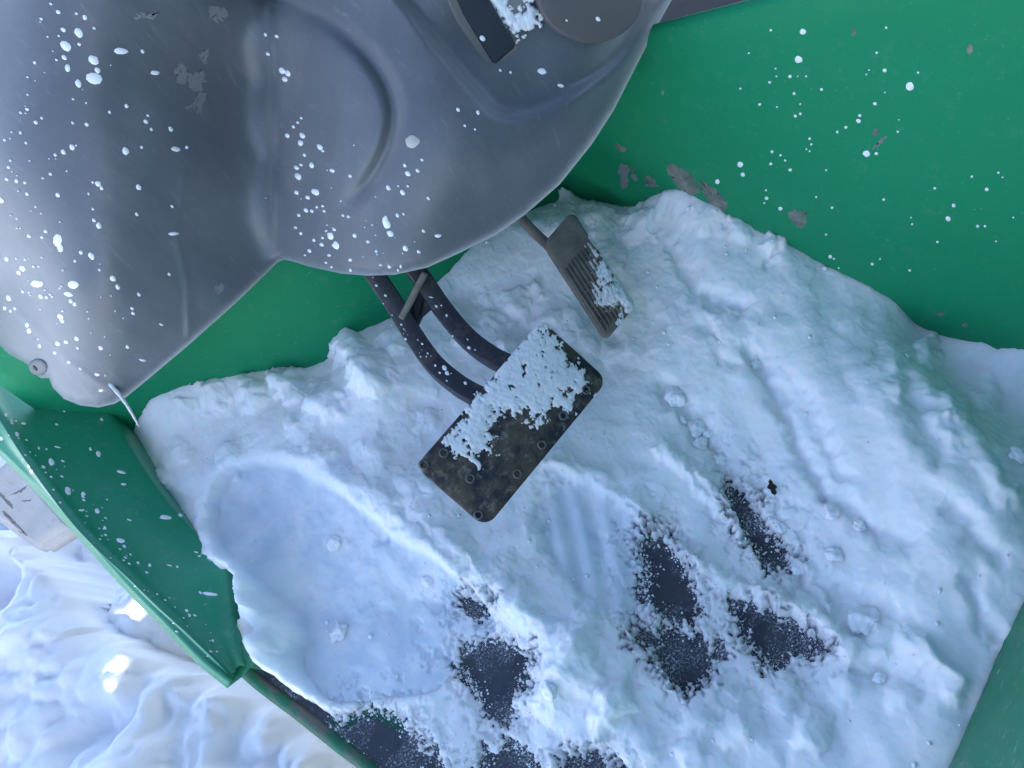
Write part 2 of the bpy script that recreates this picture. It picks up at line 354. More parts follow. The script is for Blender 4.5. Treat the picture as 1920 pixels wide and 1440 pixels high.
# right wall : x = XW0 - 0.12 y, slightly leaning out
XW0 = 0.44; WN = np.array([1, 0.12, 0]); WC = XW0
ys = np.linspace(-0.35, 0.75, 40)
tp = [at_plane(x, y, WN, WC) for x, y in ((1250, 60), (1400, 20), (1500, 0))]
ta = np.polyfit([p[1] for p in tp], [p[2] for p in tp], 1)
top = lambda y: min(0.47, max(0.06, ta[0] * y + ta[1] + 0.25 * (max(0, y - .39))))
rows = []
for k in np.linspace(0, 1, 16): rows.append([(XW0 - 0.12 * y, y, -0.02 + k * (top(y) + 0.02)) for y in ys])
for a in (0.3, 0.7, 1.0): rows.append([(XW0 - 0.12 * y + 0.006 * a, y, top(y) + 0.004 * math.sin(a * 2.2)) for y in ys])
rows.append([(XW0 - 0.12 * y + 0.007, y, top(y) - 0.012) for y in ys])
wall = loft('side_wall', rows, GREEN, V0, 0.0025)
# dark cover beyond the wall's upper edge
def shape_cover(bm):
    for v in bm.verts: v.co.z += -0.35 * (v.co.y - 0.3) * (1 if v.co.z > 0.1 else 0)
box('engine_cover', (0.47, -0.35, -0.05), (1.0, 0.95, 0.13), BLACK, V0, 0.02, shape_cover)
# seat box: front face below the driver's seat
b1 = at_z(1925, 1120, 0.05); b2 = at_z(1790, 1445, 0.04); sdir = _n((b1 - b2)[:2])
P0 = b2[:2] - sdir * 0.36; P1 = b1[:2] + sdir * 0.35; nb = np.array([sdir[1], -sdir[0]])      # nb points back
rows = []
for s, z in ((0, -0.01), (0.0, 0.05), (0.004, 0.12), (0.008, 0.20), (0.012, 0.26), (0.018, 0.275), (0.03, 0.28), (0.3, 0.28)):
    rows.append([(*(P0 + (P1 - P0) * k + nb * s), z) for k in np.linspace(0, 1, 12)])
seat = loft('seat_box', rows, GREEN_WORN, V0, 0.003)
# unseen parts added behind the camera to keep the sun off the footwell
box('seat_cushion', (-0.16, -0.62, 0.285), (0.40, -0.17, 0.40), BLACK, V0, 0.03)
box('seat_backrest', (-0.19, -0.78, 0.30), (0.46, -0.62, 0.95), BLACK, V0, 0.04)
box('sun_block_panel', (-0.46, -0.86, 0.62), (0.98, -0.80, 1.75), GREEN, V0, 0.01)  # unseen panel, added to block the sun from the cowl
box('added_rear_body', (-0.24, -1.5, -0.1), (0.95, -0.64, 0.72), GREEN, V0, 0.02)
G = GP
sv = np.array(SUN); kk = (-0.62 - G[1]) / sv[1]; Wd = G + sv * kk                          # where the sun beam passes the added board
bm = bmesh.new(); hx0, hx1, hz0, hz1 = Wd[0] - 0.040, Wd[0] + 0.040, Wd[2] + 0.006, Wd[2] + 0.036      # unseen board added for shade, its gap shaping the sun patch outside
for lo, hi in (((-0.84, -0.30), (hx0, 1.2)), ((hx1, -0.30), (-0.245, 1.2)), ((hx0, hz1), (hx1, 1.2)), ((hx0, -0.30), (hx1, hz0))):
    r_ = bmesh.ops.create_cube(bm, size=1.0)
    for v in r_['verts']: v.co = Vector(((lo[0] + hi[0]) / 2 + v.co.x * (hi[0] - lo[0]), -0.66 + v.co.y * 0.02, (lo[1] + hi[1]) / 2 + v.co.z * (hi[1] - lo[1])))
me = bpy.data.meshes.new('sun_gap_board'); bm.to_mesh(me); bm.free(); link('sun_gap_board', me, GREEN, V0, smooth=False)
bmw = bmesh.new(); bmesh.ops.create_cone(bmw, cap_ends=True, segments=40, radius1=0.40, radius2=0.40, depth=0.28,
    matrix=Matrix.Translation((-0.40, -1.15, 0.08)) @ Matrix.Rotation(math.pi / 2, 4, 'Y'))
bmesh.ops.bevel(bmw, geom=[e for e in bmw.edges if len(e.link_faces) == 2 and e.calc_face_angle(0) > 1], offset=0.03, segments=3, affect='EDGES')
me = bpy.data.meshes.new('rear_wheel'); bmw.to_mesh(me); bmw.free(); link('rear_wheel', me, BLACK, V0)

box('added_shade_roof', (-0.16, -0.90, 1.40), (0.98, 0.62, 1.44), BLACK, V0, 0.01)  # unseen roof, added so the light enters mainly from the left

# left sill: inner drop, top flange, rolled ridge, outer lip
def pl(pts, z0, z1=None):
    q = smooth_poly(pts, 8); n = len(q); zz = np.linspace(z0, z0 if z1 is None else z1, n)
    return np.array([at_z(p[0], p[1], z) for p, z in zip(q, zz)])
inn = pl([(60,600),(140,700),(200,775),(290,915),(362,1000),(412,1050),(424,1110),(434,1180),(446,1250)], .074, .045)
mid = pl([(0,680),(70,790),(130,862),(220,985),(296,1060),(345,1110),(390,1160),(430,1210),(465,1255)], .125, .060)
rid = pl([(-55,690),(0,775),(60,868),(150,985),(245,1078),(300,1132),(355,1182),(405,1230),(438,1262)], .128, .046)
ri2 = pl([(-75,700),(-15,790),(44,884),(134,1001),(230,1094),(286,1147),(343,1196),(402,1240),(450,1272)], .122, .050)
lip = pl([(-100,735),(-40,815),(20,900),(110,1018),(205,1113),(268,1170),(330,1218),(392,1264),(444,1283)], .098, .036)
edg = pl([(-125,745),(-60,828),(-2,908),(85,1020),(180,1118),(250,1182),(315,1232),(382,1277),(440,1287)], .070, .020)
# photo outer edge
edg = pl([(-110,750),(-45,815),(0,845),(75,920),(150,1000),(235,1095),(305,1165),(375,1237),(432,1283)], .119, .040)
edg2 = edg + np.array([0.004, 0, 0.0025]); lip = (rid * 0.5 + edg * 0.5) + np.array([0, 0, -0.005]); ri2 = rid * 0.88 + edg * 0.12 + np.array([0, 0, -0.001])
drop = inn.copy(); drop[:, 2] = 0.0; drop[:, 0] += 0.004
inn2 = inn + np.array([0.0012, 0, -0.0015])
under = edg + np.array([0.010, 0.0, -0.006]); und2 = edg + np.array([0.03, 0.0, -0.004])
mid = inn * 0.5 + rid * 0.5 + np.array([0, 0, 0.001]); m2 = inn * 0.13 + rid * 0.87 + np.array([0, 0, -0.0015]); m3 = inn * 0.05 + rid * 0.95 + np.array([0, 0, 0.0015]); rid = rid + np.array([0, 0, 0.004])
in3 = inn * 0.97 + rid * 0.03
sill = loft('side_sill', [drop, inn2, inn, in3, mid, m2, m3, rid, ri2, lip, edg2, edg, under, und2], GREEN_SILL, V0, 0.002)
# floor edge step behind the end of the sill
e0 = pl([(425,1225),(480,1275),(560,1335),(630,1390),(700,1445),(800,1530),(980,1700)], 0.004, 0.003)
e1 = pl([(420,1232),(475,1283),(554,1343),(623,1398),(693,1452),(793,1538),(972,1708)], 0.003, 0.0)
e0 = np.vstack([e0, e0[-1] + _n(e0[-1] - e0[-3]) * 0.22]); e1 = np.vstack([e1, e1[-1] + _n(e1[-1] - e1[-3]) * 0.22]); e0[-1][2] = 0.003; e1[-1][2] = 0.0
e2 = e1 + np.array([-0.0015, 0, -0.006]); e3 = e1 + np.array([0.0, 0, -0.045]); e4 = e0 + np.array([0.004, 0, -0.0045])
fe = [(p[0] + 0.001, p[1]) for p in e0[::-1]] + [(-0.20, 0.46), (-0.20, 0.75), (0.50, 0.75), (0.50, -0.3)]
nf = len(fe); link('floor_pan', mesh_from('floor_pan', [(x, y, 0.0) for x, y in fe] + [(x, y, -0.03) for x, y in fe], [tuple(range(nf))[::-1], tuple(range(nf, 2 * nf))] + [(i, (i + 1) % nf, nf + (i + 1) % nf, nf + i) for i in range(nf)]), MATF, V0, smooth=False)
loft('floor_edge', [e4, e0, e1, e2, e3], EDGE, V0, 0.002)

# ---- dash / steering column cowl
outline = [(-330,330),(-120,552),(0,655),(28,670),(52,683),(62,700),(78,709),(92,709),(99,727),(120,748),(150,760),(185,764),(215,757),(236,745),(262,724),(350,650),(440,570),(500,512),(520,492),(532,487),(548,490),(580,500),(640,513),(690,517),(740,515),(800,502),(860,475),(930,440),(985,402),(1050,345),(1110,270),(1150,208),(1190,130),(1225,62),(1265,-10),(1330,-160),(1345,-330),(1000,-360),(600,-360),(100,-360),(-360,-260)]
dc = [(-330,330,.70),(-120,552,.745),(-360,-260,.66),(-200,0,.62),(-200,300,.66),(0,655,.745),(60,698,.74),(-60,450,.66),
      (0,0,.56),(150,0,.545),(300,0,.565),(400,0,.59),(480,0,.612),(0,300,.585),(150,300,.572),(280,300,.592),(390,300,.632),(480,300,.662),
      (40,500,.638),(150,550,.612),(290,550,.635),(420,530,.674),(100,640,.668),(190,735,.676),(250,715,.68),(320,650,.672),(150,700,.672),(110,715,.70),
      (505,-100,.59),(505,0,.616),(505,150,.64),(505,300,.662),(515,450,.682),(530,485,.688),
      (545,60,.598),(550,200,.622),(555,350,.640),(600,480,.650),(560,430,.655),(620,100,.572),(620,300,.596),
      (700,0,.548),(720,150,.556),(720,300,.572),(720,420,.594),(720,500,.61),(800,100,.545),(840,200,.55),(850,300,.562),(830,420,.592),(780,0,.535),
      (870,60,.546),(900,120,.551),(950,230,.563),(960,60,.547),(1000,120,.556),(1000,20,.546),(1090,20,.548),(1090,110,.562),(1150,60,.568),(1210,0,.58),(1000,170,.562),
      (950,300,.574),(1020,230,.572),(1080,180,.574),(930,400,.604),(1000,320,.596),(1060,280,.60),(1130,160,.594),(1180,90,.598),(1230,20,.604),
      (800,-150,.50),(1000,-150,.52),(1200,-150,.56),(1345,-330,.62),(1000,-360,.50),(600,-360,.52),(600,-150,.535),(100,-360,.55),(100,-150,.53),(350,-150,.57)]
ol = []
for a, b in zip(outline, outline[1:] + outline[:1]):
    n = max(1, int(math.dist(a, b) / 10)); ol += [(a[0] + (b[0] - a[0]) * k / n, a[1] + (b[1] - a[1]) * k / n) for k in range(n)]
gxx, gyy = np.meshgrid(np.arange(-360, 1345, 6.5), np.arange(-360, 765, 6.5)); gxx = gxx + (np.arange(gxx.shape[0]) % 2)[:, None] * 3.25
s = poly_sdf(gxx, gyy, outline); inside = s < -5.0
pts = [Vector(p) for p in ol] + [Vector((float(a), float(b))) for a, b in zip(gxx[inside], gyy[inside])]
res = delaunay_2d_cdt(pts, [], [list(range(len(ol)))], 1, 1e-4)
pv = np.array([tuple(v) for v in res[0]]); pf = [f for f in res[2]]
A = np.array(dc)
dep = rbf(A[:, 0] / 500, A[:, 1] / 500, A[:, 2], pv[:, 0] / 500, pv[:, 1] / 500, 6e-5)
# arc-shaped raised rim pressed into the lobe
arc = smooth_poly([(470,-30),(540,10),(620,48),(680,95),(720,150),(738,210),(728,275),(700,330),(668,372),(640,402)], 6)
da = seg_dist(pv[:, 0], pv[:, 1], [tuple(q) for q in arc]); arcm = 1 - sstep(330, 410, pv[:, 1])
ins = poly_sdf(pv[:, 0], pv[:, 1], [tuple(q) for q in arc] + [(520, 400), (505, 100)])
dep += 0.010 * np.exp(-(da / 15.0)**2) * arcm + 0.002 * sstep(12, -30, ins) * arcm
con = poly_sdf(pv[:, 0], pv[:, 1], [tuple(q) for q in smooth_poly([(730,-60),(770,20),(830,100),(890,170),(940,215),(1010,205),(1090,165),(1160,110),(1215,20),(1250,-60),(1200,-300),(800,-300)], 4, True)])
dep += 0.012 * sstep(14, -16, con)
dep -= 0.0020 * np.exp(-((pv[:, 0] - 505 - 8 * np.sin(pv[:, 1] / 200)) / 6.0)**2) * sstep(470, 400, pv[:, 1])          # moulded seam rib
dep += 0.0006 * fbm(pv[:, 0], pv[:, 1], 190, 2, 31)
# faint moulding lines in the left lobe
for ln in ([(355,640),(352,540),(330,440),(345,330)], [(0,560),(60,610),(130,680),(225,742)]):
    dd = seg_dist(pv[:, 0], pv[:, 1], ln); dep -= 0.0016 * np.exp(-(dd / 6.0)**2)
se = -poly_sdf(pv[:, 0], pv[:, 1], outline); rr = 20.0; q = np.clip(1 - se / rr, 0, 1)
dep += 0.010 * (1 - np.sqrt(np.clip(1 - q * q, 0, 1)))
P3 = at_t(pv[:, 0], pv[:, 1], dep)
bm = bmesh.new(); vs = [bm.verts.new(p) for p in P3]
for f in pf:
    try: bm.faces.new([vs[i] for i in f])
    except ValueError: pass
bmesh.ops.recalc_face_normals(bm, faces=bm.faces[:])
be = [e for e in bm.edges if e.is_boundary]
ex = bmesh.ops.extrude_edge_only(bm, edges=be); cen = Vector(at_t(np.array(550.), np.array(200.), np.array(.62)))
nv = [g for g in ex['geom'] if isinstance(g, bmesh.types.BMVert)]
for v in nv: d = (v.co - Vector(ORG)).normalized(); v.co += d * 0.022 + (cen - v.co).normalized() * 0.004
bmesh.ops.recalc_face_normals(bm, faces=bm.faces[:])
me = bpy.data.meshes.new('dash_cowl'); bm.to_mesh(me); bm.free()
cowl = link('dash_cowl', me, PLASTIC, V0)
cowl['label'] = 'dark grey moulded plastic cowl flecked with white paint'
cb = bvh_of(cowl)
def on_cowl(x, y, lift=0.0):
    p, n = hit(cb, x, y); return np.array(p + n * lift), np.array(n)
def slab(name, pts, lift, thick, mt, parent, inset=0.0, bvh=None, **props):
    """prism whose top follows the surface under a pixel outline"""
    bv = bvh or cb; topv = []; bot = []
    hs = [hit(bv, *p) for p in pts]; n = sum((h[1] for h in hs), Vector()).normalized()
    c_ = sum((h[0] for h in hs), Vector()) / len(hs)
    for p, _ in hs: p = p - n * (p - c_).dot(n) * 0.9; topv.append(p + n * lift); bot.append(p + n * (lift - thick))
    m = len(pts); c = sum(topv, Vector()) / m
    tin = [v.lerp(c, 0.06) for v in topv]; tlow = [v - n * 0.0012 for v in topv]
    F = [tuple(range(m))] + [(i, (i + 1) % m, m + (i + 1) % m, m + i) for i in range(m)] + [(m + i, m + (i + 1) % m, 2 * m + (i + 1) % m, 2 * m + i) for i in range(m)]
    o = link(name, mesh_from(name, tin + tlow + bot, F), mt, parent, smooth=False, **props); return o
# rocker switch with its worn bezel, and the round knob
rs = [(838,-40),(868,28),(922,116),(930,119),(962,90),(965,82),(918,2),(895,-40)]
slab('bezel', [(820,-42),(856,40),(916,126),(930,131),(972,94),(975,80),(926,-4),(905,-42)], 0.0012, 0.006, mat('bezel', (0.14, 0.135, 0.13), 0.7), cowl)
slab('rocker_switch', rs, 0.0042, 0.008, mat('rocker', (0.016, 0.019, 0.03), 0.4), cowl)
def disc(name, px, py, rx, ry, lift, mt, parent, an=0.0, dome=0.002, thick=0.008, seg=40):
    c0, n0 = on_cowl(px, py); R0 = []
    for k in range(seg):
        a = 2 * math.pi * k / seg; ex, ey = rx * math.cos(a), ry * math.sin(a)
        x = px + ex * math.cos(an) - ey * math.sin(an); y = py + ex * math.sin(an) + ey * math.cos(an)
        R0.append(at_plane(x, y, n0, c0 @ n0))
    R0 = np.array(R0); c = R0.mean(0); V = []; F = []
    for f, h in ((1.0, lift - thick), (1.0, lift - 0.0015), (0.985, lift - 0.0004), (0.95, lift), (0.6, lift + dome * 0.7), (0.25, lift + dome)):
        V += list(c + (R0 - c) * f + n0 * h)
    for j in range(5):
        for k in range(seg): F.append((j * seg + k, j * seg + (k + 1) % seg, (j + 1) * seg + (k + 1) % seg, (j + 1) * seg + k))
    F.append(tuple(5 * seg + k for k in range(seg)))
    return link(name, mesh_from(name, V, F), mt, parent)
KN = mat('knob_plastic', (0.10, 0.095, 0.095), 0.5)
disc('round_cap', 1104, -12, 100, 92, 0.003, KN, cowl, 0.3)
disc('dial', 958, 2, 40, 34, 0.002, mat('dial_face', (0.2, 0.2, 0.205), 0.6), cowl, 0.2, 0.001)
# screw in the lower tab
sc = disc('screw', 72, 688, 17, 15, 0.0012, STEEL, cowl, 0.6, 0.0012, 0.004, 20)
disc('screw_slot', 71, 688, 6, 2.6, 0.0030, mat('slot_dark', (0.02, 0.02, 0.02), 0.7), cowl, 0.9, 0.0, 0.002, 12)

# ---- pedals
def quad_frame(c4):
    """plate frame from four corner points (front-left, front-right, back-right, back-left)"""
    c4 = [np.array(c) for c in c4]; o = sum(c4) / 4; u = _n((c4[1] + c4[2]) - (c4[0] + c4[3])); v = (c4[0] + c4[1]) - (c4[2] + c4[3]); v = _n(v - u * (v @ u))
    wd = (np.linalg.norm(c4[1] - c4[0]) + np.linalg.norm(c4[2] - c4[3])) / 2; ht = (np.linalg.norm(c4[0] - c4[3]) + np.linalg.norm(c4[1] - c4[2])) / 2
    return o, u, v, np.cross(u, v), wd, ht
def plate(name, fr, wd, ht, r, thick, mt, parent, bow=0.0, z0=0.0, bev=0.0012, **props):
    o, u, v, n = fr[:4]; q = round_rect(wd, ht, r, 6); m = len(q); V = []; F = []
    rings = [(1, -thick), (1, -bev), (1 - bev / wd * 2, 0.0), (0.8, 0.0), (0.5, 0.0), (0.2, 0.0)]
    for f, h in rings:
        for a, b in q: V.append(o + u * a * f + v * b * f + n * (z0 + h - bow * ((a * f) / (wd / 2))**2))
    for j in range(len(rings) - 1):
        for k in range(m): F.append((j * m + k, j * m + (k + 1) % m, (j + 1) * m + (k + 1) % m, (j + 1) * m + k))
    F.append(tuple((len(rings) - 1) * m + k for k in range(m))); F.append(tuple(k for k in range(m))[::-1])
    return link(name, mesh_from(name, V, F), mt, parent, **props)
corner = [at_z(782, 866, .150), at_z(1024, 600, .152), at_z(1136, 712, .110), at_z(910, 1000, .108)]
BF = quad_frame(corner)
pad = plate('brake_pedal', BF, BF[4], BF[5], 0.011, 0.006, RUST, V0, 0.002)
pad['label'] = 'rusty rectangular brake pedal with snow on it'
pbv = bvh_of(pad)
STUD = mat('stud_rim', (0.10, 0.095, 0.09), 0.5)
for (x, y) in ((1015,641),(1060,684),(1099,731),(1056,779),(1016,834),(970,888),(882,897),(832,849),(897,965),(795,871)):
    c, n = hit(pbv, x, y)
    if c is None: continue
    c, n = np.array(c), np.array(n); a = BF[1]; b = np.cross(n, a); V = []; F = []; seg = 14; prof_ = ((0.0044, -0.001), (0.0040, 0.0010), (0.0031, 0.0016), (0.0022, 0.0006), (0.0020, -0.0012))
    for r, h in prof_:
        for k in range(seg): t_ = 2 * math.pi * k / seg; V.append(c + (a * math.cos(t_) + b * math.sin(t_)) * r + n * h)
    for j in range(len(prof_) - 1):
        for k in range(seg): F.append((j * seg + k, j * seg + (k + 1) % seg, (j + 1) * seg + (k + 1) % seg, (j + 1) * seg + k))
    link('stud', mesh_from('stud', V, F), STUD, pad)
armz = lambda pts: smooth_poly([at_z(x, y, z) for x, y, z in pts], 7)
arm_prof = round_rect(0.0168, 0.012, 0.0014, 2)
a1 = armz([(905,748,.134),(862,724,.140),(815,684,.148),(775,628,.160),(742,574,.175),(706,520,.195),(668,466,.215)])
a2 = armz([(965,690,.136),(925,671,.140),(878,636,.147),(832,582,.159),(803,540,.172),(772,496,.192),(735,445,.212)])
arms = [sweep('arm', a1, arm_prof, ARM, pad), sweep('arm', a2, arm_prof, ARM, pad)]
g = [at_z(x, y, z) for x, y, z in ((745,592,.166),(800,530,.172),(822,566,.160),(792,592,.158),(775,628,.156))]
gv = [p + np.array([0, 0, -0.002]) for p in g]; m = len(g)
link('gusset', mesh_from('gusset', g + gv, [tuple(range(m))] + [tuple(range(2 * m - 1, m - 1, -1))] + [(i, (i + 1) % m, m + (i + 1) % m, m + i) for i in range(m)]), ARM, pad, smooth=False)
rodp = [at_z(797, 512, .190), at_z(782, 540, .184), at_z(767, 570, .178), at_z(752, 597, .172)]
sweep('return_rod', smooth_poly(rodp, 4), [(0.003 * math.cos(a), 0.003 * math.sin(a)) for a in np.linspace(0, 2 * math.pi, 11)[:-1]], MUD, pad)
# throttle treadle
tcor = [at_z(1020, 462, .112), at_z(1072, 388, .118), at_z(1192, 580, .070), at_z(1136, 630, .066)]
TF = list(quad_frame(tcor)); TF[1] = _n((tcor[1] - tcor[0]) + (tcor[2] - tcor[3])); TF[2] = _n((tcor[0] - tcor[3]) + (tcor[1] - tcor[2])); TF[3] = _n(np.cross(TF[1], TF[2])); TF = tuple(TF)
thr = plate('throttle_pedal', TF, TF[4], TF[5], 0.008, 0.011, MUD, V0, 0.0)
thr['label'] = 'narrow mud-caked throttle pedal with ribs'
for k in range(9):
    f = -0.42 + 0.84 * k / 8 * 0.9; a = TF[4] * (-0.42 + 0.105 * k); pth = [TF[0] + TF[1] * a + TF[2] * TF[5] * q for q in (-0.44, -0.1, 0.2)]
    sweep('rib', [p + TF[3] * 0.0008 for p in pth], round_rect(0.0022, 0.0026, 0.0008, 2), MUD, thr, TF[3])
rod = smooth_poly([at_z(930, 360, .140), at_z(968, 400, .122), at_z(1000, 434, .106), at_z(1036, 470, .092), at_z(1075, 530, .078)], 6)
sweep('pedal_rod', rod, [(0.0052 * math.cos(a), 0.0045 * math.sin(a)) for a in np.linspace(0, 2 * math.pi, 13)[:-1]], MUD, thr)

# ------------------------------------------------------------------ snow on the floor
sx = np.arange(-0.215, 0.475, 0.00125); sy = np.arange(-0.22, 0.72, 0.00125)
SX, SY = np.meshgrid(sx, sy)
ctl = []; tbv = bvh_of(toe)
for (x, y) in ((240,835),(265,775),(300,742),(380,716),(450,702),(530,692),(590,690),(640,640),(700,612),(760,580),(830,520),(900,445),(985,400),(1050,374),(1090,370),(1125,385)):
    q_ = hit(tbv, x, y)[0]; ctl.append(np.array(q_) if q_ is not None else at_z(x, y, 0.03))
for (x, y) in ((1180,388),(1240,357),(1290,365),(1350,392),(1400,418),(1450,442),(1530,482),(1600,520),(1680,560),(1720,603),(1800,630),(1860,636),(1925,640)):
    ctl.append(at_plane(x, y, WN, WC))
edge_pts = list(ctl)
hp = [(330,800,45),(420,770,50),(520,750,55),(600,770,58),(690,690,72),(740,660,62),(800,760,44),(760,850,46),(620,830,52),(450,830,52),(330,900,45),(300,960,40),(270,870,40),
 (850,540,42),(900,620,36),(960,570,32),(1000,700,30),(930,470,46),(1020,420,50),(1100,450,42),(1180,470,48),(1200,600,42),(1120,690,28),(1150,800,30),(1230,900,22),(1280,800,27),(880,700,36),(960,880,34),
 (1250,410,66),(1350,460,72),(1450,560,66),(1600,650,58),(1680,690,68),(1780,800,72),(1860,900,72),(1900,1000,66),(1770,650,33),(1850,690,30),(1920,720,34),(1920,820,48),
 (1500,750,45),(1400,700,44),(1550,900,38),(1650,1000,40),(1450,950,17),(1400,850,20),(1330,850,20),(1700,1200,40),(1600,1150,25),(1750,1350,42),(1650,1400,30),(1850,1150,56),(1500,1150,9),(1550,1300,15),(1400,1300,15),(1250,1350,18),(1100,1350,20),(1050,1280,30),(1150,1420,15),(1350,1420,15),(1800,1440,34),(1880,1250,48),
 (1050,1000,25),(1150,1050,15),(1180,1120,12),(1000,1100,25),(900,1000,32),(800,960,46),(700,900,52),(600,860,52),(960,1140,28),(850,1040,42),(780,1000,40),
 (560,1250,14),(490,1190,26),(435,1080,80),(442,1130,80),(450,1190,70),(465,1225,54),(530,1275,32),(600,1320,14),(405,1030,62),(370,960,52),(500,1130,44),(520,1200,36),(450,960,42),(520,960,40),(560,1080,30),(620,1000,38),(680,1060,32),(640,1180,16),(760,1120,18),
 (850,1180,6),(800,1300,6),(700,1330,4),(900,1250,2),(960,1200,5),(930,1300,2),(650,1370,3),(750,1400,3),(850,1400,8),(960,1420,4),(800,1350,8),(700,1200,12)]
ctl += [at_z(x, y, z / 1000) for x, y, z in hp]
for p in edge_pts[:16]: ctl.append(p + np.array([0, 0.05, 0.0]))
for p in edge_pts[16:]: ctl.append(p + np.array([0.04, 0.0, 0.0]))
C_ = np.array(ctl); hz = rbf(C_[:, 0], C_[:, 1], C_[:, 2], SX, SY, 6e-5)
# photo pixel of each grid point at its own height: shapes found in the photograph land on the snow surface
PX, PY = to_px(np.stack([SX, SY, hz], -1))
soft = np.ones_like(hz)                                   # how lumpy the snow is (trodden snow is smooth)
wx = PX + 14 * fbm(SX, SY, 0.02, 3, 41); wy = PY + 14 * fbm(SX, SY, 0.02, 3, 51)
lw = PX + 5 * fbm(SX, SY, 0.03, 2, 43); lv = PY + 5 * fbm(SX, SY, 0.03, 2, 53)
fp = [tuple(q) for q in smooth_poly([(392,975),(398,920),(432,878),(490,862),(560,880),(625,915),(690,965),(750,1010),(820,1050),(890,1110),(930,1170),(900,1220),(820,1290),(700,1310),(600,1310),(540,1240),(545,1175),(485,1110),(425,1055)], 5, True)]
s = poly_sdf(lw, lv, fp); wv = 7 + 34 * sstep(1020, 1120, PY) * sstep(640, 540, PX); k = sstep(3, -3 - 0.5 * wv, s)
hz = hz + k * (-0.0125 + 0.0012 * fbm(SX, SY, 0.06, 3, 61) + 0.0011 * np.sin((0.75 * PX - 0.66 * PY) / 8.5) * sstep(-0.3, 0.4, fbm(SX, SY, 0.06, 2, 65)) + 0.0008 * fbm(SX, SY, 0.008, 3, 67)); soft *= 1 - 0.8 * k
hz = np.where(k > 0.3, np.maximum(hz, 0.0045 + 0.0012 * fbm(SX, SY, 0.03, 3, 63)), hz)
packed = 0.85 * k
hz += 0.0025 * np.exp(-((s - 10) / 12)**2)                # pushed-up rim of the print
fp2 = [tuple(q) for q in smooth_poly([(1020,900),(1110,890),(1190,960),(1225,1050),(1215,1130),(1150,1150),(1080,1120),(1010,1010)], 5, True)]
s = poly_sdf(wx, wy, fp2); k2 = sstep(18, -22, s); packed = np.maximum(packed, 0.7 * k2); hz = hz - 0.007 * k2; soft *= 1 - 0.7 * k2
tr = (PX - 0.28 * (PY - 1000) + 0.0006 * (PY - 950)**2); hz += 0.0017 * k2 * np.sin(tr / 7.5) * sstep(880, 960, PY)   # tread bars
# grooves and ridges dragged through the bank: (points, width px, depth mm)
for ln, wd, dm in (
  ([(1258,465),(1290,520),(1335,560),(1390,570)],16,9), ([(1405,650),(1440,700),(1480,770),(1520,870),(1545,920)],20,12), ([(1490,720),(1530,790),(1560,860),(1580,890)],14,7),
  ([(1700,700),(1730,780),(1760,850)],26,9), ([(1560,930),(1640,990),(1700,1020)],20,9), ([(1790,940),(1830,1000),(1870,1040)],18,9), ([(1820,1090),(1850,1170),(1870,1200)],16,8),
  ([(1250,730),(1310,800),(1370,880)],22,9), ([(1330,610),(1370,680)],14,5), ([(1600,1110),(1660,1140),(1700,1180)],22,8), ([(1620,1250),(1720,1280)],26,7), ([(1490,1070),(1560,1110),(1610,1180)],22,9),
  ([(1450,470),(1440,500)],6,5),([(1630,680),(1650,640)],7,3),([(860,560),(960,600),(1060,640)],26,9),([(1090,560),(1140,630)],22,9),([(760,960),(880,1080),(930,1110)],12,7),
  ([(700,1000),(760,985)],12,4), ([(1240,840),(1330,920),(1390,1010)],-11,-9), ([(1040,870),(1120,900),(1200,970),(1260,1020),(1310,1080)],-16,-9), ([(1440,1120),(1530,1170),(1600,1230)],-18,-14),
  ([(1700,1190),(1770,1260),(1800,1290)],-18,-12), ([(1690,680),(1760,740),(1830,830),(1890,930)],-26,-8), ([(1500,1060),(1540,1100),(1560,1140)],-10,-9), ([(560,850),(700,930),(830,1030),(960,1130),(1010,1180)],-26,-9),
  ([(1300,1050),(1390,1100),(1450,1130)],-16,-7), ([(1020,1310),(1060,1240),(1100,1200)],-26,-13), ([(1050,1440),(1120,1380),(1150,1300)],-20,-8)):
    d = seg_dist(wx, wy, ln); hz -= dm / 1000 * np.exp(-(d / abs(wd))**2)
# boulders of broken snow: (px, py, r px, height mm)
bl = [(690,700,52,26),(650,650,40,20),(610,760,46,16),(540,720,40,16),(470,740,38,14),(400,745,34,14),(345,770,28,12),(740,640,34,14),(505,683,13,12),(860,600,26,12),(970,575,34,12),(920,590,22,9),(905,560,18,8),
      (1060,430,40,12),(1120,410,36,12),(1200,420,40,14),(1140,480,36,8),(1270,385,44,12),(1330,410,36,10),(1390,430,30,9),(1440,450,18,9),(1462,452,14,10),(1052,360,12,14),(1740,660,34,14),(1850,740,30,14),(1790,760,36,10),(1680,730,30,9),
      (1080,1250,60,12),(1060,1200,36,10),(1150,1330,50,10),(1200,1400,50,9),(1520,1370,46,12),(1470,1300,40,8),(1380,1380,40,8),(1290,1420,40,8),(1580,1290,36,7),(990,1320,30,8),
      (780,905,40,7),(700,850,44,8),(600,850,36,6),(330,850,30,8),(300,905,26,8),(430,850,30,6),(840,880,34,6),(800,790,26,7),(560,800,30,7),(1690,1300,40,8),(1640,1230,30,8),(1100,1150,30,8),(980,1150,36,9),
      (830,560,24,8),(1010,640,30,8),(940,650,22,8),(1000,540,20,8),(1030,600,24,7),(870,640,20,6)]
for x, y, r, hh in bl:
    d2 = ((wx - x)**2 + (wy - y)**2) / (r * r); hz += hh / 1000 * 0.8 * np.clip(1 - d2, 0, 1)**1.25
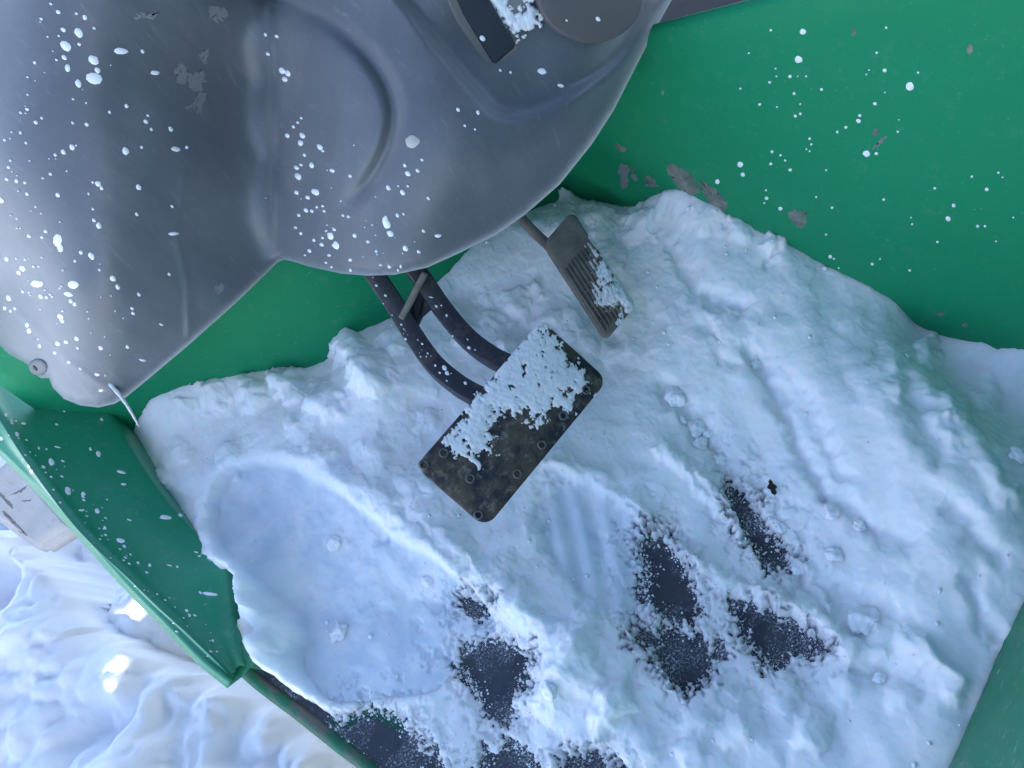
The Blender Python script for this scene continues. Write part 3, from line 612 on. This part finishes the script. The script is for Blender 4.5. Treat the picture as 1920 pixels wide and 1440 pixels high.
# fluffy lumps at several sizes
wox = SX + 0.006 * perlin(SX / 0.02, SY / 0.02, 5); woy = SY + 0.006 * perlin(SX / 0.02, SY / 0.02, 6)
region = 0.45 + 0.55 * sstep(-0.2, 0.5, fbm(SX, SY, 0.12, 2, 71)) + 0.25 * sstep(0.30, 0.45, SY)
band = np.clip(soft * region, 0, 1.2)
hz += band * (0.0038 * fbm(wox, woy, 0.05, 2, 81) + 0.0040 * (0.35 - worley(wox, woy, 0.030, 1)**1.6) * sstep(-0.25, 0.35, fbm(SX, SY, 0.07, 2, 91)) + 0.0007 * (0.45 - worley(wox, woy, 0.0115, 3)) * sstep(-0.1, 0.5, fbm(SX, SY, 0.05, 2, 95)))
hz += (0.25 + 0.75 * soft) * (0.0006 * fbm(SX, SY, 0.014, 3, 101) + 0.0003 * fbm(SX, SY, 0.004, 2, 111))
rb = sstep(1180, 1320, PX); ua = (0.46 * PX + 0.89 * PY); va = (0.89 * PX - 0.46 * PY) + 12 * fbm(SX, SY, 0.06, 2, 173)
hz += 0.0030 * rb * perlin(va / 62, ua / 260, 171)
# bare patches where the floor shows
bare = [[(1205,995),(1240,1010),(1275,1060),(1300,1110),(1310,1150),(1275,1165),(1240,1140),(1215,1110),(1225,1060),(1205,1030)],
        [(1375,905),(1400,930),(1430,990),(1475,1050),(1455,1058),(1410,1010),(1380,960)],
        [(1385,1135),(1450,1150),(1500,1185),(1545,1205),(1500,1225),(1450,1235),(1415,1205),(1395,1170)],
        [(1250,1185),(1300,1195),(1345,1225),(1320,1260),(1290,1290),(1250,1260),(1225,1230)],
        [(890,1215),(935,1208),(982,1228),(968,1290),(945,1345),(918,1335),(900,1285),(868,1240)],
        [(630,1370),(680,1345),(730,1350),(770,1385),(820,1440),(720,1445)],
        [(915,1412),(950,1400),(980,1425),(990,1450),(910,1450)],[(1060,1425),(1110,1415),(1150,1450),(1050,1450)],[(870,1115),(905,1130),(890,1145),(860,1130)],
        [(1195,1165),(1240,1190),(1230,1210),(1195,1195)]]
q1 = fbm(SX, SY, 0.016, 4, 121, 0.65); q2 = fbm(SX, SY, 0.0045, 2, 131, 0.8); bsd = np.full_like(hz, 1e9)
for b in bare: bsd = np.minimum(bsd, poly_sdf(PX, PY, b))
kb = sstep(21, -3, bsd + 6 * q1 + 17 * perlin(va / 20, ua / 85, 191) + 18 * q2 - 4)
hz = hz * (1 - kb) + kb * (-0.0035 + 0.0046 * np.clip(q2 + 0.5 * q1 - 0.42, 0, 1))
near = sstep(140, 0, bsd); hz -= near * 0.004 * sstep(0.1, 0.5, q1) * (1 - kb)
# keep it on its own side of the door opening: it abuts the sill, then laps over the sill's end
lb_ = [(-200,500),(150,760),(228,850),(268,922),(335,1010),(382,1062),(414,1070),(420,1130),(428,1190),(445,1235),(520,1288),(600,1335),(650,1380),(720,1440),(900,1600),(2600,1600),(2600,-200),(-200,-200)]
lx = PX + 5 * q1 + 2 * q2; ly = PY + 5 * q1 - 2 * q2
ls = poly_sdf(lx, ly, lb_); lk = sstep(2, -22, ls)**0.5
hz = np.where(PY < 1040, hz, hz * lk - 0.02 * (1 - lk) * (ls > 0)); hz = hz - 0.085 * sstep(-6, 24, ls)
ox = 0.0028 * band * fbm(SX, SY, 0.014, 3, 151); oy = 0.0028 * band * fbm(SX, SY, 0.014, 3, 161)
P = np.stack([SX + ox, SY + oy, hz], -1)
qm = (hz[:-1, :-1] + hz[1:, 1:]) / 2
toez = (SY[:-1, :-1] - toe_y(SX[:-1, :-1])) / TLEAN
keep = (qm > -0.0034) & (qm > toez - 0.06) & (SX[:-1, :-1] < XW0 - 0.12 * SY[:-1, :-1] + 0.012)
nbk = (SX[:-1, :-1] - P0[0]) * nb[0] + (SY[:-1, :-1] - P0[1]) * nb[1]; keep &= nbk < 0.012
fs = link('footwell_snow', grid_mesh('footwell_snow', P, keep, packed * (0.75 + 0.5 * fbm(SX, SY, 0.03, 3, 181))), SNOW, kind='stuff', label='trampled snow filling the green footwell around the pedals', category='snow')
sbv = bvh_of(fs)

# crumbs of snow scattered on the bare floor and over the trodden snow
ico = bmesh.new(); bmesh.ops.create_icosphere(ico, subdivisions=1, radius=1.0); IV = np.array([v.co for v in ico.verts]); IF = [[v.index for v in f.verts] for f in ico.faces]; ico.free()
V = []; F = []
def crumb(p, r):
    b = len(V); sc3 = r * rng.uniform(0.7, 1.25, 3); V.extend(IV * sc3 * rng.uniform(0.8, 1.2, (len(IV), 1)) + p); F.extend([[i + b for i in f] for f in IF])
cand = np.argwhere((bsd < 55)); rng.shuffle(cand)
for (i, j) in cand[:24000]:
    keepp = math.exp(-abs(bsd[i, j] - 8) / (7.0 if bsd[i, j] < 8 else 14.0))
    if rng.random() > keepp: continue
    crumb(np.array([SX[i, j], SY[i, j], max(hz[i, j], 0.0) + 0.0004]), 0.0003 + 0.0009 * rng.random()**4)
cand = np.argwhere(hz > 0.004); rng.shuffle(cand)
for (i, j) in cand[:700]:
    if abs(SX[i, j] + 0.02) > 0.45: continue
    crumb(np.array([SX[i, j], SY[i, j], hz[i, j]]), 0.0005 + 0.0022 * rng.random()**4)
link('snow_crumbs', mesh_from('snow_crumbs', V, F), CRUMB, kind='stuff', label='loose snow crumbs strewn over the dark floor and trodden snow', category='snow')

# single clods one can pick out
def clod(px, py, r, label, flat=0.6, seed=0):
    c, n = hit(sbv, px, py)
    if c is None: return
    bm = bmesh.new(); bmesh.ops.create_icosphere(bm, subdivisions=4, radius=1.0); rs = np.random.default_rng(int(px * 7 + py)); s3 = np.array([1, rs.uniform(0.75, 1.1), flat]); ph = rs.uniform(0, 99, 3)
    for v in bm.verts:
        p = np.array(v.co); k = 1 + 0.34 * float(perlin(p[0] * 1.6 + ph[0], p[1] * 1.6 + p[2] + ph[1])) + 0.13 * float(perlin(p[0] * 4 + ph[1], p[1] * 5 + 3 * p[2] + ph[2])) + 0.03 * float(perlin(p[0] * 14, p[1] * 14 + 9 * p[2] + ph[0]))
        v.co = Vector(p * k * s3 * r)
    me = bpy.data.meshes.new('snow_clod'); bm.to_mesh(me); bm.free()
    o = link('snow_clod', me, CLOD, label=label, category='snow clod', group='snow clods in the footwell'); o.location = c + Vector((0, 0, r * flat * 0.2)); o.rotation_euler = (0, 0, rs.uniform(0, 6))
mm = lambda px_: px_ * 0.00052
for x, y, r, lb in ((635,1185,17,'round white snow clod alone on the flat boot print'), (627,1018,13,'small flat snow clod high on the boot print below the ridge'), (800,1090,10,'tiny snow clod at the edge of the boot print by the brown stain'),
    (1268,746,19,'rounded snow clod in the groove uphill of a row of smaller clods'), (1280,789,10,'small clod just below the largest clod in the groove'), (1305,803,16,'second largest clod in the row along the groove'),
    (1329,813,10,'small clod between two larger ones in the groove row'), (1313,836,17,'broad snow clod midway down the groove row'), (1352,862,12,'last clod at the lower end of the groove row'), (1418,683,10,'small snow clod lodged in the long groove of the bank'),
    (1465,990,9,'small snow clod beside the narrow dark slit of bare floor'), (1620,1165,24,'oblong snow clod lying on the lower bank'), (1560,960,13,'angular snow clod at the head of a groove on the bank'), (1612,985,10,'tiny clod on the smooth bank near the dry leaf'),
    (985,1205,12,'elongated snow clod beside the bare green floor strip'), (930,1402,11,'upright little clod standing on bare dark floor'), (1500,1065,12,'snow clod at the top of a thin ridge by the dark slit'), (1650,1275,11,'small clod at the foot of the steep snow ridge'),
    (1030,1295,15,'snow clod on the crumbled edge of the bare floor'), (1910,855,14,'snow clod high on the bank against the green wall'), (1565,1040,13,'pale rounded clod half sunk in the bank')):
    clod(x, y, mm(r), lb)
# dry leaf on the bank
c, n = hit(sbv, 1447, 917); rows = []
for u in np.linspace(-1, 1, 9):
    wdt = (1 - u * u)**0.8 * 0.0030 * (1 + 0.45 * math.sin(7 * u + 1)) + 0.0003; rows.append([np.array([u * 0.0075, q * wdt, 0.0012 * abs(q) + 0.001 * u * u]) for q in (-1, -0.4, 0, 0.4, 1)])
lf = link('dry_leaf', grid_mesh('dry_leaf', np.array(rows)), LEAF, label='small dry brown leaf lying on the snow bank', category='leaf'); lf.location = c + Vector((0, 0, 0.002)); lf.rotation_euler = (0.2, 0.1, 0.9)
bm = bmesh.new(); bm.from_mesh(lf.data); bmesh.ops.solidify(bm, geom=bm.faces[:], thickness=0.0005); bm.to_mesh(lf.data); bm.free()

# ---- snow caked on the pedals
def caked(name, fr, polys, thick, label, bow=0.0, seed=0, step=0.0008):
    o, u, v, n, wd, ht = fr; a, b = np.meshgrid(np.arange(-wd / 2 - .003, wd / 2 + .003, step), np.arange(-ht / 2 - .003, ht / 2 + .003, step))
    W = o + a[..., None] * u + b[..., None] * v - (bow * (a / (wd / 2))**2)[..., None] * n; px, py = to_px(W); s = np.full(a.shape, 1e9)
    for p in polys: s = np.minimum(s, poly_sdf(px, py, p))
    r1 = fbm(a, b, 0.012, 4, 201 + seed, 0.65); r2 = fbm(a, b, 0.005, 3, 211 + seed, 0.6)
    inn_ = -(np.maximum(np.abs(a) - wd / 2 + .006, 0)**2 + np.maximum(np.abs(b) - ht / 2 + .006, 0)**2)**.5 + 0.0055
    e = -(s + 13 * r1 + 12 * r2); e = np.where((r1 + 0.45 * r2 > 0.78), -1.0, e); h = thick * sstep(0, 60, e)**0.6 * (1 + 0.3 * r1) + 0.0002 * r2 + 0.0006 * sstep(0, 6, e)
    k = (e > 0) & (inn_ > -0.001); h = np.where(k, np.maximum(h, 0.0004), -0.0008); h = np.minimum(h, np.maximum(inn_, 0) * 1.2 + 0.0004)
    keep = k[:-1, :-1] | k[1:, 1:] | k[1:, :-1] | k[:-1, 1:]
    return link(name, grid_mesh(name, W + h[..., None] * n, keep), SLUSH, kind='stuff', label=label, category='snow')
caked('snow_crust', BF, [[(1015,605),(1042,632),(1062,665),(1095,700),(1100,730),(1080,750),(1070,768),(1030,765),(1008,795),(985,775),(955,782),(925,765),(932,790),(915,830),(925,850),(900,845),(895,870),(855,850),(835,840),(860,800),(880,765),(915,720),(960,660),(995,620)]], 0.0022, 'snow crust on the rusty brake pedal', 0.002)
caked('snow_crust', TF, [[(1104,445),(1128,470),(1160,510),(1195,560),(1200,580),(1165,600),(1158,580),(1140,590),(1118,575),(1110,545),(1117,510),(1108,480)]], 0.006, 'snow crust on the narrow throttle pedal', 0.0, 5)
# snow left around the dial on the dash
c0, n0 = on_cowl(955, 15); u0 = _n(np.cross(n0, (0, 0, 1))); DF = (c0 + n0 * 0.0036, u0, np.cross(n0, u0), n0, 0.09, 0.07)
ring = [(898,-5),(920,14),(942,50),(966,62),(988,58),(1010,38),(1010,-10),(995,-25),(984,8),(970,24),(950,14),(938,-6),(930,-25),(894,-25)]
caked('snow_crust', DF, [ring], 0.004, 'ragged snow crust around the dial on the grey dash', 0.0, 9)

# ---- icicle at the cowl's tip
ip = smooth_poly([at_t(np.array(float(x)), np.array(float(y)), np.array(t_)) for x, y, t_ in ((205,718,.672),(222,738,.676),(238,760,.684),(250,780,.69),(260,799,.696))], 5)
n_ = len(ip); sweep('icicle', ip, [(math.cos(a), 0.8 * math.sin(a)) for a in np.linspace(0, 2 * math.pi, 11)[:-1]], ICE, None,
      scale=[0.0021 * (1 - 0.55 * k / (n_ - 1)) * (1 + 0.12 * math.sin(k * 1.7)) * (1 if k < n_ - 1 else 0.6) for k in range(n_)], label='thin frosty icicle hanging from the tip of the grey cowl', category='icicle')

# ---- weathered pale block on the snow outside
bc = at_z(20, 915, -0.22)
bm = bmesh.new(); bmesh.ops.create_cube(bm, size=1.0)
bp = [at_z(66, 1030, -.16), at_z(136, 985, -.16), at_z(20, 850, -.13), at_z(-70, 930, -.13)]
for v in bm.verts:
    i = [(v.co.x > 0, v.co.y > 0)]
    a = {(False, False): bp[0], (True, False): bp[1], (True, True): bp[2], (False, True): bp[3]}[i[0]]
    v.co = Vector(a) + Vector((0, 0, 0 if v.co.z > 0 else -0.035))
bmesh.ops.bevel(bm, geom=bm.edges[:], offset=0.007, segments=3, affect='EDGES')
bmesh.ops.subdivide_edges(bm, edges=[e for e in bm.edges if e.calc_length() > 0.03], cuts=14, use_grid_fill=True)
bmesh.ops.triangulate(bm, faces=[f for f in bm.faces if len(f.verts) > 4])
me = bpy.data.meshes.new('pale_block'); bm.to_mesh(me); bm.free()
blk = link('pale_block', me, CONC, label='weathered pale beige block with cracks, on the snow beside the sill', category='block')

bb_ = bvh_of(blk); CRACK = mat('crack', (0.26, 0.235, 0.215), 0.9, 0.1)
for pp in ([(-10,915),(8,930),(24,950),(21,952),(4,934),(-12,920)], [(8,958),(28,978),(50,1003),(46,1004),(24,982),(6,962)], [(18,928),(40,918),(52,910),(40,922)], [(40,940),(58,937),(56,940)], [(-14,892),(10,880),(30,862),(12,884)], [(70,968),(100,940),(115,925),(102,944)]):
    patch('crack', bb_, pp, CRACK, blk, wob=0.8)
# ------------------------------------------------------------------ paint flecks, chips and scuffs
ZA = 700 / 1920.0
def conv(txt, ox, oy, f, an=0.9, asp=0.72):
    out = []
    for w_ in txt.split():
        q = w_.split(','); x, y, r = float(q[0]), float(q[1]), float(q[2]); ry = float(q[3]) if len(q) > 3 else None
        if ry is None: out.append((ox + x * f, oy + y * f, r * f, r * f * asp, an + random.uniform(-.3, .3)))
        else: out.append((ox + x * f, oy + y * f, r * f, ry * f, random.uniform(-.05, .35) if r > ry else 0.0))
    return out
fa = conv('''300,62,13 393,70,9 437,90,15 213,97,9 262,20,8 484,145,9 326,153,15 405,168,28 340,237,32 246,190,6 303,185,7 407,228,11 623,263,36,18 733,263,12 481,308,30 330,295,16 291,308,8 348,350,20 485,403,42,32 502,362,18 403,430,22 798,374,26,12 180,323,9 143,397,6 376,510,8 443,530,7 650,545,13 563,577,10 141,562,10 107,580,8 215,607,8 184,630,12 375,632,10 446,640,12 760,595,9 750,626,14 777,665,10 878,664,15 25,720,8 135,735,8 371,757,18 326,782,15 285,797,10 905,767,26,13 960,758,10 646,777,22 728,758,9 55,825,7 45,860,9 260,895,10 86,930,12 36,922,10 130,940,9 344,880,6 505,945,18 522,968,12 477,938,8 713,963,17 140,997,10 297,1002,14 456,996,8 5,1030,18 885,1062,10 703,1102,11 478,1075,9 484,1133,12 508,1160,18 235,1190,11 150,1214,11 217,1220,9 893,1202,28,9 296,1235,22,34 310,1275,16,24 417,1298,12 471,1317,20 387,1342,8 34,1332,14 116,1380,18 98,1402,14 174,1370,8 200,1370,6 512,1388,9 580,1432,18 130,1335,7 870,1410,10
1366,178,11 1423,187,12 1378,277,11 1450,365,20 1480,378,18 1465,408,16 1478,698,14 1555,697,17 1545,735,17 1510,652,9 1532,630,8 1550,607,8 1645,755,18 1660,775,9 1566,797,10 1603,850,17 1525,862,14 1548,847,9 1708,877,13 1534,908,20 1802,905,10 1525,990,14 1583,1015,13 1622,988,22 1574,1081,13 1604,1085,10 1538,1107,10 1630,1065,8 1660,1060,8 1668,1085,8 1793,1115,9 1765,1108,8 1521,1170,9 1548,1200,9 1700,1215,22 1727,1262,22 1825,1212,12 1892,1243,10 1660,1223,8 1655,1258,12 1615,1235,9 1592,1290,11 1693,1313,9 1720,1180,10 1803,1335,9 1803,1390,9 1677,1350,7''', 0, 0, ZA)
fa += conv('''65,878,12 155,906,9 452,893,16 502,877,13 525,822,10 437,850,11 352,967,15 425,990,16 403,955,7 452,957,8 557,1020,10 335,1135,16,26 345,1155,20,22 362,1202,20 398,1108,12 430,1100,8 440,1278,18 508,1294,12 608,1212,18,10 533,1188,11 178,1212,12 247,1243,10 290,1292,9 313,1362,8 357,1372,11 416,1370,10 402,1388,7 155,1337,9 745,647,8 797,665,7 710,565,12 812,578,12 1142,367,24,16 1238,440,18,10 835,198,18 1430,98,15 1268,105,8 927,362,9 980,373,9 998,197,12''', 600, 0, ZA)
fa += conv('''190,225,32,18 377,230,28,20 210,290,14 240,295,10 352,278,24,12 365,315,12 385,330,12 45,300,16 580,198,18 607,242,15 715,280,12 680,352,11 685,377,11 310,393,18 320,415,14 118,265,9 25,350,11 78,352,9 55,365,9 140,437,13 150,467,16 297,533,15 340,525,12 395,508,14 518,555,14 655,550,11 283,580,11 205,545,11 355,628,10 415,662,8 500,692,16,9 733,617,20,6 520,773,15,7 400,555,8 830,434,13,5''', 0, 450, ZA)
for k in range(90):                                   # the fine spray between the larger flecks
    cxy = random.choice(((70,330,80,130),(120,120,70,90),(90,560,70,80),(600,380,45,90),(690,440,60,50),(40,200,50,120),(170,620,60,60)))
    r = random.uniform(1.0, 2.3); fa.append((random.gauss(cxy[0], cxy[2] * 0.7), random.gauss(cxy[1], cxy[3] * 0.7), r, r * 0.75, 0.9))
cb2 = bvh_of(cowl, *[o for o in V0.children_recursive if o.name.split('.')[0] in ('rocker_switch', 'round_cap')])
blobs('paint_flecks', cb2, fa, PAINT, cowl, kind='stuff')
blobs('beige_fleck', cb, [(773, 266, 13, 12, 0)], BEIGE, cowl, seg=16)
fw = conv('''784,163,17 760,305,20 716,393,9 738,481,8 1212,142,7 1163,271,7 1203,362,11 1124,360,5 1110,382,5 1333,444,23 1376,373,6 1154,533,10 1076,594,8 1069,622,12 1004,655,8 960,679,7 1110,790,18 1161,790,9 818,713,7 826,742,6 802,767,5 818,777,5 770,585,7 744,596,8 624,780,8 668,798,6 692,825,6 618,843,8 718,874,9 461,846,16 474,898,11 343,934,13 596,1020,10 593,978,6 585,1044,5 667,1073,11 852,1013,6 933,1068,7 903,875,5 902,1206,6 1198,1026,7 1462,968,7 1559,1057,10 1530,1125,14 1729,974,10 1652,908,7 1789,888,7 1810,911,5 1720,1163,7 1682,1163,8 1866,1118,5 1475,1244,7 1777,1240,5 923,1320,10 943,1330,6 1140,1358,8 1180,1332,5 1333,1390,7 1345,1153,6 1340,1118,4 967,1378,5 618,155,7 505,273,5 643,352,5 647,392,5 800,392,5 757,392,4 461,455,6 880,460,8 561,537,8 650,550,5 770,535,5 612,423,7 1272,677,6 1277,615,4 1205,475,4''', 1220, 0, ZA, 0.3, 0.92)
wb = bvh_of(wall); blobs('paint_flecks', wb, fw, PAINT, wall, lift=0.0002, dome=0.0003, kind='stuff')
for i, pp in enumerate(([(1250,308),(1275,312),(1300,335),(1312,362),(1290,365),(1268,348),(1258,330)], [(1310,338),(1335,350),(1358,372),(1364,390),(1350,397),(1330,378),(1318,362)], [(1160,312),(1172,308),(1180,322),(1176,345),(1168,352),(1162,334)], [(1182,312),(1192,322),(1195,338),(1188,336)],
    [(1212,330),(1228,338),(1232,350),(1216,350),(1208,342)], [(1480,400),(1498,393),(1511,396),(1512,420),(1500,428),(1485,418)], [(1156,268),(1162,272),(1174,282),(1166,284),(1158,277)], [(1596,56),(1604,54),(1606,62),(1598,66)], [(1815,88),(1822,86),(1822,100),(1816,98)], [(1632,250),(1648,240),(1646,254)], [(1636,280),(1655,258),(1662,254),(1650,272)],
    [(1758,588),(1772,585),(1770,591),(1760,592)], [(1802,608),(1812,608),(1808,612)], [(1238,170),(1245,168),(1244,176)])):
    patch('bare_patch', wb, pp, PRIMER if i not in (2, 3, 10) else SCUFF, wall, wob=1.5)
sb = bvh_of(sill)
fs_ = conv('''90,1000,14 148,1165,11 160,1190,13 265,1142,20 350,1285,18 425,1310,10 420,1390,18,6 623,1193,24,8 637,1256,15,6 855,1425,30,9 927,1415,12 122,944,13,6 292,948,10,5 523,923,10 90,790,8 295,1065,18,4 240,1075,7 330,877,10 135,747,8 507,1100,16 465,1075,10 200,1070,8 310,1350,8 500,1390,12 5,1020,13 30,900,10 60,930,8''', 0, 450, ZA)
fs_ += conv('''853,153,32,10 928,140,12,7 665,164,14,4 1043,272,12,4 1080,545,38,9 1030,538,9 770,397,10 872,398,14,4 912,405,7 500,120,14 350,20,20 430,30,12 620,270,22,12 640,300,10 960,630,10 975,655,10 1095,785,8 710,385,9 540,205,10 1010,330,12,4 1060,322,10,4 1025,350,9,4''', 0, 915, ZA)
for k in range(70):
    u = random.random(); x = 10 + 400 * u; y = 790 + 440 * u + random.gauss(0, 26); r = random.uniform(0.9, 2.6); fs_.append((x, y, r * 1.4, r * 0.7, 0.4))
blobs('paint_flecks', sb, fs_, PAINT, sill, lift=0.0002, dome=0.0003, kind='stuff')
fz = 320 / 1646.0
fr_ = conv('''338,285,16 425,380,16 405,458,7 490,570,7 460,575,6 578,662,13 620,800,14 622,830,18 603,705,8 780,848,14 738,808,9 833,940,11 765,972,10 820,970,9 907,1057,15 995,1080,28 1020,1130,24 950,1127,14 1060,1133,8 1018,1204,11 1310,1315,16 1285,1335,12 1195,1225,20 866,398,24,6 915,485,16 1015,573,14 965,478,10 1075,772,10 1230,885,20 1290,905,10 1217,805,11 1308,1000,10 1390,1060,22 305,207,8 545,715,6 560,738,5 615,722,5 600,750,6 640,760,5 775,905,5 755,935,5 865,965,6''', 640, 480, fz)
ab = bvh_of(*arms); blobs('paint_flecks', ab, fr_, PAINT, pad, lift=0.0002, dome=0.0003, kind='stuff')
# worn scuffs on the cowl
for pp in ([(330,130),(345,122),(352,140),(345,160),(334,150)], [(372,105),(388,92),(392,108),(380,118)], [(355,140),(375,130),(386,145),(378,165),(360,168)], [(362,190),(378,170),(384,190),(370,215),(366,205),(345,203)], [(390,15),(405,12),(425,22),(424,34),(405,38),(394,30)], [(250,30),(262,26),(300,28),(262,36)], [(402,540),(412,530),(418,528),(412,548)]):
    patch('scuff', cb, pp, SCUFF, cowl, wob=2.5)
for pp in ([(620,1350),(680,1318),(740,1325),(770,1352),(745,1368),(690,1345),(650,1365)], [(935,1198),(975,1203),(990,1214),(960,1210)], [(1198,990),(1222,998),(1218,1012),(1205,1008)]):
    P_ = smooth_poly(pp, 5, True); V = [at_z(q[0], q[1], 0.0006) for q in P_]
    link('green_patch', mesh_from('green_patch', V, [tuple(range(len(V)))]), GREEN_FLOOR, V0, smooth=False)
